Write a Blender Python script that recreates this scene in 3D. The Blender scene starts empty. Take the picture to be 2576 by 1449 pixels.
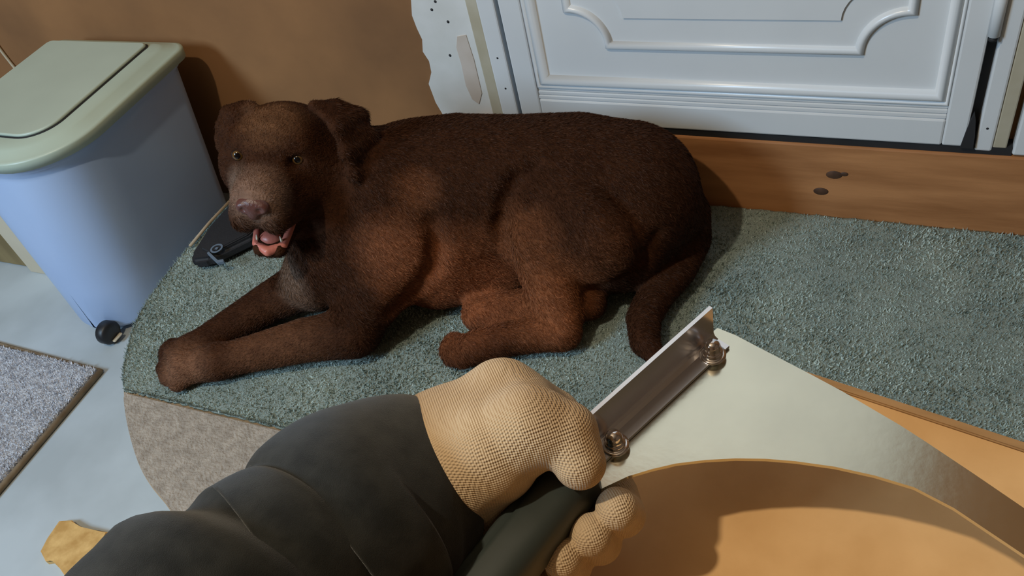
import bpy, bmesh, math, random
import numpy as np
from mathutils import Vector, Matrix

# ------------------------------------------------------------------ camera, world, lights
SC = bpy.context.scene
COL = SC.collection
FPX = 2143.0                                   # focal length in pixels of the 2576 x 1449 frame
EYE = np.array([0.0, 0.0, 1.0])
RM = np.array([[0.91358022, 0.13201682, -0.38463326],
               [0.35839588, -0.70831344, 0.60814839],
               [-0.19215509, -0.69344331, -0.69441543]])   # camera (x right, y down, z forward) -> world

cam_data = bpy.data.cameras.new('camera')
cam_data.sensor_width = 36.0
cam_data.lens = 36.0 * FPX / 2576.0
cam_data.clip_start = 0.02
cam = bpy.data.objects.new('camera', cam_data)
COL.objects.link(cam)
cam.matrix_world = Matrix(((RM[0, 0], -RM[0, 1], -RM[0, 2], EYE[0]),
                           (RM[1, 0], -RM[1, 1], -RM[1, 2], EYE[1]),
                           (RM[2, 0], -RM[2, 1], -RM[2, 2], EYE[2]),
                           (0, 0, 0, 1)))
SC.camera = cam

world = bpy.data.worlds.new('world')
SC.world = world
world.use_nodes = True
world.node_tree.nodes['Background'].inputs[0].default_value = (0.75, 0.85, 1.0, 1)
world.node_tree.nodes['Background'].inputs[1].default_value = 0.05

def light(name, kind, loc, energy, color, target=None, **kw):
    d = bpy.data.lights.new(name, kind)
    d.energy = energy
    d.color = color
    for k, v in kw.items():
        setattr(d, k, v)
    o = bpy.data.objects.new(name, d)
    COL.objects.link(o)
    o.location = loc
    if target is not None:
        o.rotation_euler = (Vector(target) - Vector(loc)).to_track_quat('-Z', 'Y').to_euler()
    return o

light('ceiling_lamp_light', 'POINT', (-0.76, -0.18, 2.05), 58, (1.0, 0.87, 0.66), shadow_soft_size=0.028)
light('window_light', 'AREA', (-2.1, -1.5, 1.9), 70, (0.53, 0.76, 1.0), target=(-0.8, 0.9, 0.0),
      shape='RECTANGLE', size=0.6, size_y=0.9)

SC.view_settings.view_transform = 'Standard'
SC.view_settings.look = 'None'
SC.view_settings.gamma = 1.0
SC.view_settings.use_curve_mapping = False
SC.view_settings.exposure = 0.0

# ------------------------------------------------------------------ helpers
rng = np.random.default_rng(7)
random.seed(7)

def ray(px, py):
    return RM @ np.array([px - 1288.0, py - 724.5, FPX])

def on_z(px, py, z=0.0):                       # point at a given height
    r = ray(px, py)
    return EYE + r * ((z - EYE[2]) / r[2])

def at_depth(px, py, d):                       # point at a given distance along the view axis
    return EYE + ray(px, py) * (d / FPX)

def link(o, parent=None, label=None, cat=None, group=None, kind=None):
    COL.objects.link(o)
    if parent is not None:
        o.parent = parent
        o.matrix_parent_inverse = parent_matrix(parent).inverted()
    for k, v in (('label', label), ('category', cat), ('group', group), ('kind', kind)):
        if v:
            o[k] = v
    return o

def parent_matrix(o):
    m = o.matrix_basis.copy()
    if o.parent is not None:
        m = parent_matrix(o.parent) @ o.matrix_parent_inverse @ m
    return m

def empty(name, loc, label=None, cat=None, **kw):
    o = bpy.data.objects.new(name, None)
    o.empty_display_size = 0.05
    o.location = loc
    return link(o, None, label, cat, **kw)

def mesh_obj(name, verts, faces, mat, parent=None, smooth=False, **kw):
    me = bpy.data.meshes.new(name)
    me.from_pydata([tuple(map(float, v)) for v in verts], [], [tuple(map(int, f)) for f in faces])
    me.update()
    if smooth:
        me.polygons.foreach_set('use_smooth', [True] * len(me.polygons))
    if mat is not None:
        me.materials.append(mat)
    return link(bpy.data.objects.new(name, me), parent, **kw)

def bm_obj(name, bm, mat, parent=None, smooth=False, **kw):
    bmesh.ops.recalc_face_normals(bm, faces=bm.faces)
    me = bpy.data.meshes.new(name)
    bm.to_mesh(me)
    bm.free()
    if smooth:
        me.polygons.foreach_set('use_smooth', [True] * len(me.polygons))
    me.materials.append(mat)
    return link(bpy.data.objects.new(name, me), parent, **kw)

def box_bm(x0, x1, y0, y1, z0, z1, bev=0.0, seg=2):
    bm = bmesh.new()
    bmesh.ops.create_cube(bm, size=1.0)
    for v in bm.verts:
        v.co = Vector(((x0 + x1) / 2 + v.co.x * (x1 - x0), (y0 + y1) / 2 + v.co.y * (y1 - y0),
                       (z0 + z1) / 2 + v.co.z * (z1 - z0)))
    if bev > 0:
        bmesh.ops.bevel(bm, geom=bm.edges[:], offset=bev, segments=seg, profile=0.5, affect='EDGES')
    return bm

def box(name, x0, x1, y0, y1, z0, z1, mat, parent=None, bev=0.0, **kw):
    return bm_obj(name, box_bm(x0, x1, y0, y1, z0, z1, bev), mat, parent, smooth=False, **kw)

def prism(name, pts, z0, z1, mat, parent=None, bev=0.0, top_bev_only=False, **kw):
    bm = bmesh.new()
    lo = [bm.verts.new((p[0], p[1], z0)) for p in pts]
    hi = [bm.verts.new((p[0], p[1], z1)) for p in pts]
    n = len(pts)
    bm.faces.new(lo[::-1])
    top = bm.faces.new(hi)
    for i in range(n):
        bm.faces.new((lo[i], lo[(i + 1) % n], hi[(i + 1) % n], hi[i]))
    if bev > 0:
        bmesh.ops.bevel(bm, geom=list(top.edges), offset=bev, segments=2, affect='EDGES')
    return bm_obj(name, bm, mat, parent, **kw)

def lathe(name, prof, mat, parent=None, seg=24, frame=None, **kw):
    """prof: (radius, height) list revolved about +z, then moved by frame."""
    vs, fs = [], []
    for r, z in prof:
        for k in range(seg):
            a = 2 * math.pi * k / seg
            vs.append(Vector((r * math.cos(a), r * math.sin(a), z)))
    for i in range(len(prof) - 1):
        for k in range(seg):
            k2 = (k + 1) % seg
            fs.append((i * seg + k, i * seg + k2, (i + 1) * seg + k2, (i + 1) * seg + k))
    fs.append(tuple(range(seg))[::-1])
    fs.append(tuple(range((len(prof) - 1) * seg, len(prof) * seg)))
    if frame is not None:
        vs = [frame @ v for v in vs]
    return mesh_obj(name, vs, fs, mat, parent, smooth=True, **kw)

def tube(name, path, radii, mat, parent=None, seg=12, **kw):
    path = [Vector(tuple(map(float, p))) for p in path]
    if not hasattr(radii, '__len__'):
        radii = [radii] * len(path)
    vs, fs = [], []
    up = Vector((0.13, 0.21, 0.97))
    for i, p in enumerate(path):
        t = (path[min(i + 1, len(path) - 1)] - path[max(i - 1, 0)]).normalized()
        a = t.cross(up).normalized()
        b = t.cross(a).normalized()
        for k in range(seg):
            th = 2 * math.pi * k / seg
            vs.append(p + (a * math.cos(th) + b * math.sin(th)) * radii[i])
    for i in range(len(path) - 1):
        for k in range(seg):
            k2 = (k + 1) % seg
            fs.append((i * seg + k, i * seg + k2, (i + 1) * seg + k2, (i + 1) * seg + k))
    fs.append(tuple(range(seg))[::-1])
    fs.append(tuple(range((len(path) - 1) * seg, len(path) * seg)))
    return mesh_obj(name, vs, fs, mat, parent, smooth=True, **kw)

def catmull(pts, n=8):
    P = [np.array(p, float) for p in pts]
    P = [2 * P[0] - P[1]] + P + [2 * P[-1] - P[-2]]
    out = []
    for i in range(1, len(P) - 2):
        for k in range(n):
            t = k / n
            out.append(0.5 * (2 * P[i] + (P[i + 1] - P[i - 1]) * t
                              + (2 * P[i - 1] - 5 * P[i] + 4 * P[i + 1] - P[i + 2]) * t * t
                              + (-P[i - 1] + 3 * P[i] - 3 * P[i + 1] + P[i + 2]) * t ** 3))
    out.append(P[-2])
    return out

# ---- implicit surfaces (one continuous skin out of many blended limbs)
class Field:
    def __init__(self, lo, hi, h):
        self.lo = np.array(lo, np.float32)
        self.h = h
        self.n = np.ceil((np.array(hi) - np.array(lo)) / h).astype(int) + 1
        self.D = np.full(self.n, 0.5, np.float32)

    def _win(self, lo, hi):
        a = np.clip(np.floor((np.array(lo) - self.lo) / self.h).astype(int), 0, self.n - 1)
        b = np.clip(np.ceil((np.array(hi) - self.lo) / self.h).astype(int) + 1, 1, self.n)
        sl = tuple(slice(int(i), int(j)) for i, j in zip(a, b))
        g = [self.lo[k] + self.h * np.arange(a[k], b[k], dtype=np.float32) for k in range(3)]
        return sl, g[0][:, None, None], g[1][None, :, None], g[2][None, None, :]

    def _join(self, sl, d, k):
        a = self.D[sl]
        if k > 0:
            m = np.maximum(k - np.abs(a - d), 0) / k
            self.D[sl] = np.minimum(a, d) - m * m * k * 0.25
        else:
            self.D[sl] = np.minimum(a, d)

    def _cut(self, sl, d, k):
        a = self.D[sl]
        m = np.maximum(k - np.abs(a + d), 0) / k
        self.D[sl] = np.maximum(a, -d) + m * m * k * 0.25

    def capsule(self, a, b, ra, rb, k=0.02, cut=False, flat=1.0):
        a = np.array(a, np.float32); b = np.array(b, np.float32)
        m = max(ra, rb) + k + 0.03
        sl, X, Y, Z = self._win(np.minimum(a, b) - m, np.maximum(a, b) + m)
        ba = b - a
        L = float(ba @ ba) + 1e-9
        t = np.clip(((X - a[0]) * ba[0] + (Y - a[1]) * ba[1] + (Z - a[2]) * ba[2]) / L, 0, 1)
        d = np.sqrt((X - a[0] - t * ba[0]) ** 2 + (Y - a[1] - t * ba[1]) ** 2
                    + ((Z - a[2] - t * ba[2]) / flat) ** 2) - (ra + (rb - ra) * t)
        (self._cut if cut else self._join)(sl, d, k)

    def chain(self, pts, radii, k=0.02):
        pts = [np.array(p, np.float32) for p in pts]
        m = max(radii) + k + 0.03
        sl, X, Y, Z = self._win(np.min(pts, 0) - m, np.max(pts, 0) + m)
        d = None
        for i in range(len(pts) - 1):
            a, b = pts[i], pts[i + 1]
            ba = b - a
            t = np.clip(((X - a[0]) * ba[0] + (Y - a[1]) * ba[1] + (Z - a[2]) * ba[2]) / (float(ba @ ba) + 1e-9), 0, 1)
            e = np.sqrt((X - a[0] - t * ba[0]) ** 2 + (Y - a[1] - t * ba[1]) ** 2 + (Z - a[2] - t * ba[2]) ** 2) \
                - (radii[i] + (radii[i + 1] - radii[i]) * t)
            d = e if d is None else np.minimum(d, e)
        self._join(sl, d, k)

    def ellipsoid(self, c, r, axes=None, k=0.02, cut=False):
        c = np.array(c, np.float32)
        A = np.eye(3, dtype=np.float32) if axes is None else np.array(axes, np.float32)
        m = max(r) + k + 0.03
        sl, X, Y, Z = self._win(c - m, c + m)
        X = X - c[0]; Y = Y - c[1]; Z = Z - c[2]
        q = [X * A[i][0] + Y * A[i][1] + Z * A[i][2] for i in range(3)]
        k0 = np.sqrt(sum((q[i] / r[i]) ** 2 for i in range(3)))
        k1 = np.sqrt(sum((q[i] / (r[i] ** 2)) ** 2 for i in range(3))) + 1e-6
        d = k0 * (k0 - 1) / k1
        (self._cut if cut else self._join)(sl, d, k)

    def triangle(self, a, b, c, r, k=0.01):
        a, b, c = (np.array(v, np.float32) for v in (a, b, c))
        m = r + k + 0.02
        sl, X, Y, Z = self._win(np.min([a, b, c], 0) - m, np.max([a, b, c], 0) + m)
        P = np.stack(np.broadcast_arrays(X, Y, Z), -1)
        n = np.cross(b - a, a - c)
        def seg(p, q):
            e = q - p
            w = P - p
            t = np.clip((w @ e) / (e @ e), 0, 1)
            return ((w - t[..., None] * e) ** 2).sum(-1)
        inside = np.ones(P.shape[:3], bool)
        for p, q in ((a, b), (b, c), (c, a)):
            inside &= ((P - p) @ np.cross(q - p, n)) >= 0
        d2 = np.minimum(np.minimum(seg(a, b), seg(b, c)), seg(c, a))
        pl = ((P - a) @ n) ** 2 / (n @ n)
        d = np.sqrt(np.where(inside, pl, d2)) - r
        self._join(sl, d.astype(np.float32), k)

    def hit(self, origin, direction):           # first point of the skin along a line
        d = np.array(direction) / np.linalg.norm(direction)
        for t in np.arange(0.3, 2.6, self.h * 0.5):
            p = origin + d * t
            i = np.round((p - self.lo) / self.h).astype(int)
            if (i >= 0).all() and (i < self.n).all() and self.D[tuple(i)] < 0:
                return p
        return None

    def groove(self, pts, r, k):
        for a, b in zip(pts[:-1], pts[1:]):
            if a is not None and b is not None:
                self.capsule(a, b, r, r, k, cut=True)

    def floor_cut(self, z):
        Z = self.lo[2] + self.h * np.arange(self.n[2], dtype=np.float32)[None, None, :]
        self.D = np.maximum(self.D, z - Z)

    def surface(self, smooth=2):
        D = self.D
        nx, ny, nz = D.shape
        neg = D < 0
        cnt = np.zeros((nx - 1, ny - 1, nz - 1), np.int8)
        for i in (0, 1):
            for j in (0, 1):
                for k in (0, 1):
                    cnt += neg[i:nx - 1 + i, j:ny - 1 + j, k:nz - 1 + k]
        act = (cnt > 0) & (cnt < 8)
        I = np.argwhere(act)
        vid = np.full(act.shape, -1, np.int64)
        vid[act] = np.arange(len(I))
        cor = [(i, j, k) for i in (0, 1) for j in (0, 1) for k in (0, 1)]
        val = {c: D[I[:, 0] + c[0], I[:, 1] + c[1], I[:, 2] + c[2]] for c in cor}
        acc = np.zeros((len(I), 3)); w = np.zeros(len(I))
        for c in cor:
            for ax in range(3):
                if c[ax] == 0:
                    e = list(c); e[ax] = 1; e = tuple(e)
                    a, b = val[c], val[e]
                    x = (a < 0) != (b < 0)
                    t = np.where(x, a / np.where(x, a - b, 1), 0)
                    p = np.tile(np.array(c, float), (len(I), 1))
                    p[:, ax] = t
                    acc[x] += p[x]; w[x] += 1
        V = (I + acc / w[:, None]) * self.h + self.lo
        F = []
        for ax in range(3):
            o1, o2 = (ax + 1) % 3, (ax + 2) % 3
            A = [slice(None)] * 3; B = [slice(None)] * 3
            A[ax] = slice(0, -1); B[ax] = slice(1, None)
            for o in (o1, o2):
                A[o] = slice(1, -1); B[o] = slice(1, -1)
            ch = neg[tuple(A)] != neg[tuple(B)]
            E = np.argwhere(ch)
            s = neg[tuple(A)][ch]
            off = np.zeros(3, int); off[o1] = 1; off[o2] = 1
            E = E + off
            def cell(d1, d2):
                q = E.copy(); q[:, o1] -= d1; q[:, o2] -= d2
                return vid[q[:, 0], q[:, 1], q[:, 2]]
            q = np.stack([cell(1, 1), cell(0, 1), cell(0, 0), cell(1, 0)], 1)
            q[~s] = q[~s][:, ::-1]
            F.append(q)
        F = np.concatenate(F)
        for _ in range(smooth):                 # a little relaxation along the edges
            S = np.zeros_like(V); N = np.zeros(len(V))
            for i in range(4):
                a, b = F[:, i], F[:, (i + 1) % 4]
                for c in range(3):
                    S[:, c] += np.bincount(a, V[b, c], len(V)) + np.bincount(b, V[a, c], len(V))
                N += np.bincount(a, minlength=len(V)) + np.bincount(b, minlength=len(V))
            V = V * 0.5 + 0.5 * S / N[:, None]
        return V, F

def np_mesh(name, V, F, mat, parent=None, color=None, **kw):
    me = bpy.data.meshes.new(name)
    me.vertices.add(len(V))
    me.vertices.foreach_set('co', np.asarray(V, np.float32).ravel())
    me.loops.add(F.size)
    me.loops.foreach_set('vertex_index', F.ravel().astype(np.int32))
    me.polygons.add(len(F))
    me.polygons.foreach_set('loop_start', np.arange(0, F.size, F.shape[1], dtype=np.int32))
    me.polygons.foreach_set('loop_total', np.full(len(F), F.shape[1], dtype=np.int32))
    me.polygons.foreach_set('use_smooth', [True] * len(F))
    me.update(calc_edges=True)
    me.validate()
    if color is not None:
        at = me.color_attributes.new('pigment', 'FLOAT_COLOR', 'POINT')
        at.data.foreach_set('color', np.concatenate([color, np.ones((len(V), 1))], 1).astype(np.float32).ravel())
    me.materials.append(mat)
    return link(bpy.data.objects.new(name, me), parent, **kw)

def blades(name, P, D, length, width, m, parent, color):
    """one thin triangle per hair or tuft: roots P, directions D"""
    n = len(P)
    side = np.cross(D, rng.normal(0, 1, (n, 3)))
    side /= np.linalg.norm(side, axis=1)[:, None] + 1e-9
    w = (np.ones(n) * width)[:, None] * 0.5
    V = np.empty((n, 3, 3))
    V[:, 0] = P - side * w
    V[:, 1] = P + side * w
    V[:, 2] = P + D * (np.ones(n) * length)[:, None]
    F = np.arange(3 * n).reshape(n, 3)
    o = np_mesh(name, V.reshape(-1, 3), F, m, parent, np.repeat(color, 3, 0), kind='stuff')
    o.data.polygons.foreach_set('use_smooth', [False] * n)
    return o

# ------------------------------------------------------------------ materials
def mat(name, c1, c2=None, rough=0.7, metal=0.0, scale=8.0, detail=6.0, bump=0.0, bscale=60.0, spec=0.5,
        stretch=(1, 1, 1), sheen=0.0, lo=0.35, hi=0.65, coat=0.0, attr=None, bdist=0.002):
    m = bpy.data.materials.new(name)
    m.use_nodes = True
    nt = m.node_tree
    p = nt.nodes['Principled BSDF']
    p.inputs['Roughness'].default_value = rough
    p.inputs['Metallic'].default_value = metal
    p.inputs['Specular IOR Level'].default_value = spec
    p.inputs['Sheen Weight'].default_value = sheen
    p.inputs['Coat Weight'].default_value = coat
    tc = nt.nodes.new('ShaderNodeTexCoord')
    mp = nt.nodes.new('ShaderNodeMapping')
    mp.inputs['Scale'].default_value = stretch
    nt.links.new(tc.outputs['Object'], mp.inputs['Vector'])
    n = nt.nodes.new('ShaderNodeTexNoise')
    n.inputs['Scale'].default_value = scale
    n.inputs['Detail'].default_value = detail
    nt.links.new(mp.outputs[0], n.inputs['Vector'])
    r = nt.nodes.new('ShaderNodeValToRGB')
    r.color_ramp.elements[0].position = lo
    r.color_ramp.elements[1].position = hi
    r.color_ramp.elements[0].color = (*c1, 1)
    r.color_ramp.elements[1].color = (*(c2 or c1), 1)
    nt.links.new(n.outputs['Fac'], r.inputs[0])
    out = r.outputs[0]
    if attr:
        a = nt.nodes.new('ShaderNodeAttribute')
        a.attribute_name = attr
        mx = nt.nodes.new('ShaderNodeMixRGB')
        mx.blend_type = 'MULTIPLY'
        mx.inputs[0].default_value = 1.0
        nt.links.new(out, mx.inputs[1])
        nt.links.new(a.outputs['Color'], mx.inputs[2])
        out = mx.outputs[0]
    nt.links.new(out, p.inputs['Base Color'])
    if bump > 0:
        n2 = nt.nodes.new('ShaderNodeTexNoise')
        n2.inputs['Scale'].default_value = bscale
        n2.inputs['Detail'].default_value = 5.0
        nt.links.new(mp.outputs[0], n2.inputs['Vector'])
        b = nt.nodes.new('ShaderNodeBump')
        b.inputs['Strength'].default_value = bump
        b.inputs['Distance'].default_value = bdist
        nt.links.new(n2.outputs['Fac'], b.inputs['Height'])
        nt.links.new(b.outputs[0], p.inputs['Normal'])
    return m

M = {}
M['plaster'] = mat('brown_plaster', (0.19, 0.088, 0.032), (0.30, 0.14, 0.05), 0.85, scale=3.2, bump=0.25, bscale=40)
M['skim'] = mat('white_skim', (0.60, 0.60, 0.57), (0.70, 0.70, 0.69), 0.8, scale=9, bump=0.2, bscale=50)
M['upvc'] = mat('white_upvc', (0.64, 0.66, 0.67), (0.69, 0.71, 0.72), 0.28, scale=4, spec=0.5)
M['dirty_white'] = mat('stained_strip', (0.36, 0.31, 0.20), (0.52, 0.48, 0.38), 0.7, scale=7)
M['dark'] = mat('near_black', (0.012, 0.012, 0.013), (0.02, 0.02, 0.022), 0.7)
M['sill'] = mat('brown_wood', (0.33, 0.135, 0.045), (0.50, 0.225, 0.085), 0.6, scale=5, stretch=(0.8, 6, 6), bump=0.15, bscale=30, detail=8)
M['knot'] = mat('wood_knot', (0.06, 0.028, 0.015), (0.11, 0.05, 0.025), 0.6, scale=60)
M['lino'] = mat('pale_floor', (0.38, 0.43, 0.45), (0.47, 0.53, 0.56), 0.55, scale=6, bump=0.05, bscale=90)
M['teal'] = mat('teal_carpet', (0.24, 0.30, 0.275), (0.32, 0.385, 0.345), 0.95, scale=11, detail=12, bump=0.9, bscale=420, spec=0.1, sheen=0.15, bdist=0.005)
M['beige'] = mat('beige_carpet', (0.30, 0.26, 0.215), (0.42, 0.37, 0.31), 0.95, scale=60, detail=8, bump=0.8, bscale=220, spec=0.1, bdist=0.004)
M['fleece'] = mat('fleece_mat', (0.40, 0.41, 0.44), (0.60, 0.61, 0.63), 0.95, scale=70, detail=8, bump=1.0, bscale=160, spec=0.1, bdist=0.006)
M['binding'] = mat('mat_binding', (0.16, 0.11, 0.06), (0.24, 0.18, 0.11), 0.9, scale=40)
M['platform'] = mat('platform_wood', (0.36, 0.27, 0.17), (0.45, 0.35, 0.24), 0.7, scale=8)
M['bin'] = mat('bin_plastic', (0.35, 0.47, 0.70), (0.39, 0.51, 0.74), 0.32, scale=3, spec=0.5)
M['lid'] = mat('bin_lid_plastic', (0.37, 0.44, 0.36), (0.42, 0.50, 0.41), 0.4, scale=4, spec=0.5)
M['lid_edge'] = mat('bin_lid_flap', (0.38, 0.45, 0.38), (0.43, 0.51, 0.43), 0.4, scale=4)
M['black'] = mat('black_rubber', (0.010, 0.011, 0.013), (0.018, 0.018, 0.02), 0.45)
M['nylon'] = mat('black_nylon', (0.008, 0.008, 0.010), (0.016, 0.016, 0.019), 0.75, bump=0.3, bscale=300)
M['greyprint'] = mat('grey_print', (0.10, 0.14, 0.19), (0.13, 0.17, 0.22), 0.6)
M['cream'] = mat('cream_paint', (0.50, 0.43, 0.31), (0.58, 0.51, 0.38), 0.6, scale=5)
M['olive'] = mat('olive_wood', (0.17, 0.12, 0.045), (0.26, 0.19, 0.08), 0.6, scale=7, stretch=(3, 3, 0.5))
M['mdf'] = mat('mdf_board', (0.66, 0.385, 0.155), (0.74, 0.45, 0.195), 0.6, scale=30, detail=8, bump=0.04, bscale=300)
M['mdf_edge'] = mat('mdf_lipping', (0.36, 0.21, 0.09), (0.46, 0.28, 0.13), 0.6, scale=20, stretch=(1, 5, 5))
M['offcut'] = mat('wood_offcut', (0.50, 0.28, 0.08), (0.72, 0.46, 0.17), 0.7, scale=40, detail=8, bump=0.3, bscale=120)
M['steel'] = mat('brushed_steel', (0.70, 0.71, 0.61), (0.75, 0.76, 0.65), 0.17, metal=1.0, scale=30, bump=0.02, bscale=200, stretch=(1, 1, 1))
M['angle'] = mat('angle_steel', (0.76, 0.77, 0.82), (0.82, 0.83, 0.88), 0.24, metal=1.0, scale=20)
M['chrome'] = mat('chrome', (0.75, 0.75, 0.78), (0.8, 0.8, 0.83), 0.09, metal=1.0)
M['handle'] = mat('handle_rubber', (0.028, 0.036, 0.032), (0.042, 0.050, 0.044), 0.42, scale=20)
M['sleeve'] = mat('charcoal_fleece', (0.016, 0.0165, 0.0148), (0.028, 0.0285, 0.0255), 0.95, scale=90, detail=8, bump=0.45, bscale=2600, spec=0.04, sheen=0.2, bdist=0.0008)
M['skin'] = mat('skin', (0.45, 0.28, 0.2), (0.5, 0.32, 0.23), 0.5)
M['fur'] = mat('chocolate_fur', (0.78, 0.75, 0.74), (1.22, 1.2, 1.18), 0.7, scale=60, detail=9, bump=0.7, bscale=260, spec=0.06, sheen=0.0, attr='pigment', stretch=(0.8, 1.1, 1.1), bdist=0.004)
M['nose'] = mat('nose_leather', (0.075, 0.026, 0.020), (0.10, 0.036, 0.028), 0.35, bump=0.4, bscale=250)
M['tongue'] = mat('tongue_pink', (0.50, 0.14, 0.10), (0.60, 0.20, 0.14), 0.4, bump=0.3, bscale=120)
M['mouth'] = mat('mouth_dark', (0.03, 0.008, 0.007), (0.05, 0.015, 0.012), 0.6)
M['tooth'] = mat('tooth', (0.72, 0.66, 0.50), (0.78, 0.72, 0.58), 0.35)
M['ceiling'] = mat('ceiling_brown', (0.30, 0.23, 0.16), (0.34, 0.26, 0.18), 0.9)  # kept brown to cut the light bounced off it
M['wallside'] = mat('side_wall', (0.17, 0.105, 0.06), (0.20, 0.125, 0.07), 0.9)

def pigment_material(name, rough=0.8, spec=0.08):
    m = bpy.data.materials.new(name)
    m.use_nodes = True
    p = m.node_tree.nodes['Principled BSDF']
    p.inputs['Roughness'].default_value = rough
    p.inputs['Specular IOR Level'].default_value = spec
    a = m.node_tree.nodes.new('ShaderNodeAttribute')
    a.attribute_name = 'pigment'
    m.node_tree.links.new(a.outputs['Color'], p.inputs['Base Color'])
    return m
M['hair'] = pigment_material('coat_hair', 0.6, 0.12)
M['pile'] = pigment_material('carpet_pile', 0.95, 0.05)

def knit_material():
    m = mat('cotton_knit', (0.50, 0.34, 0.19), (0.62, 0.45, 0.27), 0.92, scale=16, spec=0.1, sheen=0.15)
    nt = m.node_tree
    p = nt.nodes['Principled BSDF']
    tc = nt.nodes.new('ShaderNodeTexCoord')
    mp = nt.nodes.new('ShaderNodeMapping')
    mp.inputs['Rotation'].default_value = (0.2, 0.1, 0.87)
    nt.links.new(tc.outputs['Object'], mp.inputs['Vector'])
    w1 = nt.nodes.new('ShaderNodeTexWave'); w1.bands_direction = 'X'
    w2 = nt.nodes.new('ShaderNodeTexWave'); w2.bands_direction = 'Y'
    w3 = nt.nodes.new('ShaderNodeTexWave'); w3.bands_direction = 'Z'
    for w in (w1, w2, w3):
        w.inputs['Scale'].default_value = 270
        w.inputs['Distortion'].default_value = 1.2
        w.inputs['Detail'].default_value = 1
        nt.links.new(mp.outputs[0], w.inputs['Vector'])
    mu = nt.nodes.new('ShaderNodeMath'); mu.operation = 'ADD'
    nt.links.new(w1.outputs['Fac'], mu.inputs[0]); nt.links.new(w2.outputs['Fac'], mu.inputs[1])
    m2 = nt.nodes.new('ShaderNodeMath'); m2.operation = 'ADD'
    nt.links.new(mu.outputs[0], m2.inputs[0]); nt.links.new(w3.outputs['Fac'], m2.inputs[1])
    b = nt.nodes.new('ShaderNodeBump')
    b.inputs['Strength'].default_value = 0.55
    b.inputs['Distance'].default_value = 0.0007
    nt.links.new(m2.outputs[0], b.inputs['Height'])
    nt.links.new(b.outputs[0], p.inputs['Normal'])
    return m
M['knit'] = knit_material()

def eye_material(front):
    m = bpy.data.materials.new('amber_eye')
    m.use_nodes = True
    nt = m.node_tree
    p = nt.nodes['Principled BSDF']
    p.inputs['Roughness'].default_value = 0.12
    p.inputs['Specular IOR Level'].default_value = 0.3
    g = nt.nodes.new('ShaderNodeNewGeometry')
    tc = nt.nodes.new('ShaderNodeTexCoord')
    nrm = nt.nodes.new('ShaderNodeVectorMath'); nrm.operation = 'NORMALIZE'
    nt.links.new(tc.outputs['Object'], nrm.inputs[0])
    d = nt.nodes.new('ShaderNodeVectorMath'); d.operation = 'DOT_PRODUCT'
    d.inputs[1].default_value = front
    nt.links.new(nrm.outputs[0], d.inputs[0])
    r = nt.nodes.new('ShaderNodeValToRGB')
    e = r.color_ramp.elements
    e[0].position = 0.70; e[0].color = (0.02, 0.012, 0.01, 1)
    e[1].position = 0.74; e[1].color = (0.13, 0.066, 0.020, 1)
    x = e.new(0.885); x.color = (0.10, 0.050, 0.014, 1)
    x = e.new(0.905); x.color = (0.004, 0.003, 0.003, 1)
    nt.links.new(d.outputs['Value'], r.inputs[0])
    nt.links.new(r.outputs[0], p.inputs['Base Color'])
    return m

# ------------------------------------------------------------------ the setting
YW = 1.138                 # front face of the sill and door
YB = 1.165                 # brown wall surface
ZL = -0.136                # lower floor
S = dict(kind='structure')
box('floor', -2.5, 1.9, -2.2, YB, ZL - 0.05, ZL, M['lino'], **S)
box('wall_back', -2.5, 1.9, YB, YB + 0.1, ZL, 2.7, M['plaster'], **S)
box('wall_left', -2.6, -2.5, -2.2, YB + 0.1, ZL, 2.7, M['wallside'], **S)
box('wall_right', 1.9, 2.0, -2.2, YB + 0.1, ZL, 2.7, M['wallside'], **S)
box('wall_front', -2.6, 2.0, -2.3, -2.2, ZL, 2.7, M['wallside'], **S)
box('ceiling', -2.6, 2.0, -2.3, YB + 0.1, 2.7, 2.8, M['ceiling'], **S)

ARC = [(-1.20, YB), (-1.235, 1.09), (-1.252, 1.03), (-1.258, 0.98), (-1.26, 0.92), (-1.262, 0.85), (-1.259, 0.79),
       (-1.252, 0.725), (-1.238, 0.668), (-1.213, 0.616), (-1.182, 0.566), (-1.144, 0.521),
       (-1.089, 0.467), (-1.022, 0.413), (-0.97, 0.382), (-0.92, 0.36)]
ARC = catmull([(a, b, 0) for a, b in ARC], 4)
ARC = [(p[0], p[1]) for p in ARC]
TAIL = [(-0.87, 0.335), (-0.80, 0.29), (-0.74, 0.22), (-0.72, 0.10), (-0.72, -2.2)]
prism('floor_platform', ARC + TAIL + [(1.9, -2.2), (1.9, YB)], ZL, -0.010, M['platform'], **S)

YCUT = 0.523               # where the teal carpet is cut off, along the wall direction
west = [p for p in ARC if p[1] <= YCUT - 0.003]
west = [west[0]] + [(-1.142, YCUT - 0.003)] + west
prism('carpet', [(x + 0.004, y) for x, y in west[1:]] + [(x + .004, y) for x, y in TAIL] + [(1.9, -2.2), (1.9, YCUT - 0.003)],
      -0.010, -0.001, M['beige'], bev=0.003,
      label='short-pile beige carpet with a curved edge in front of the teal rug', cat='carpet')

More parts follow.
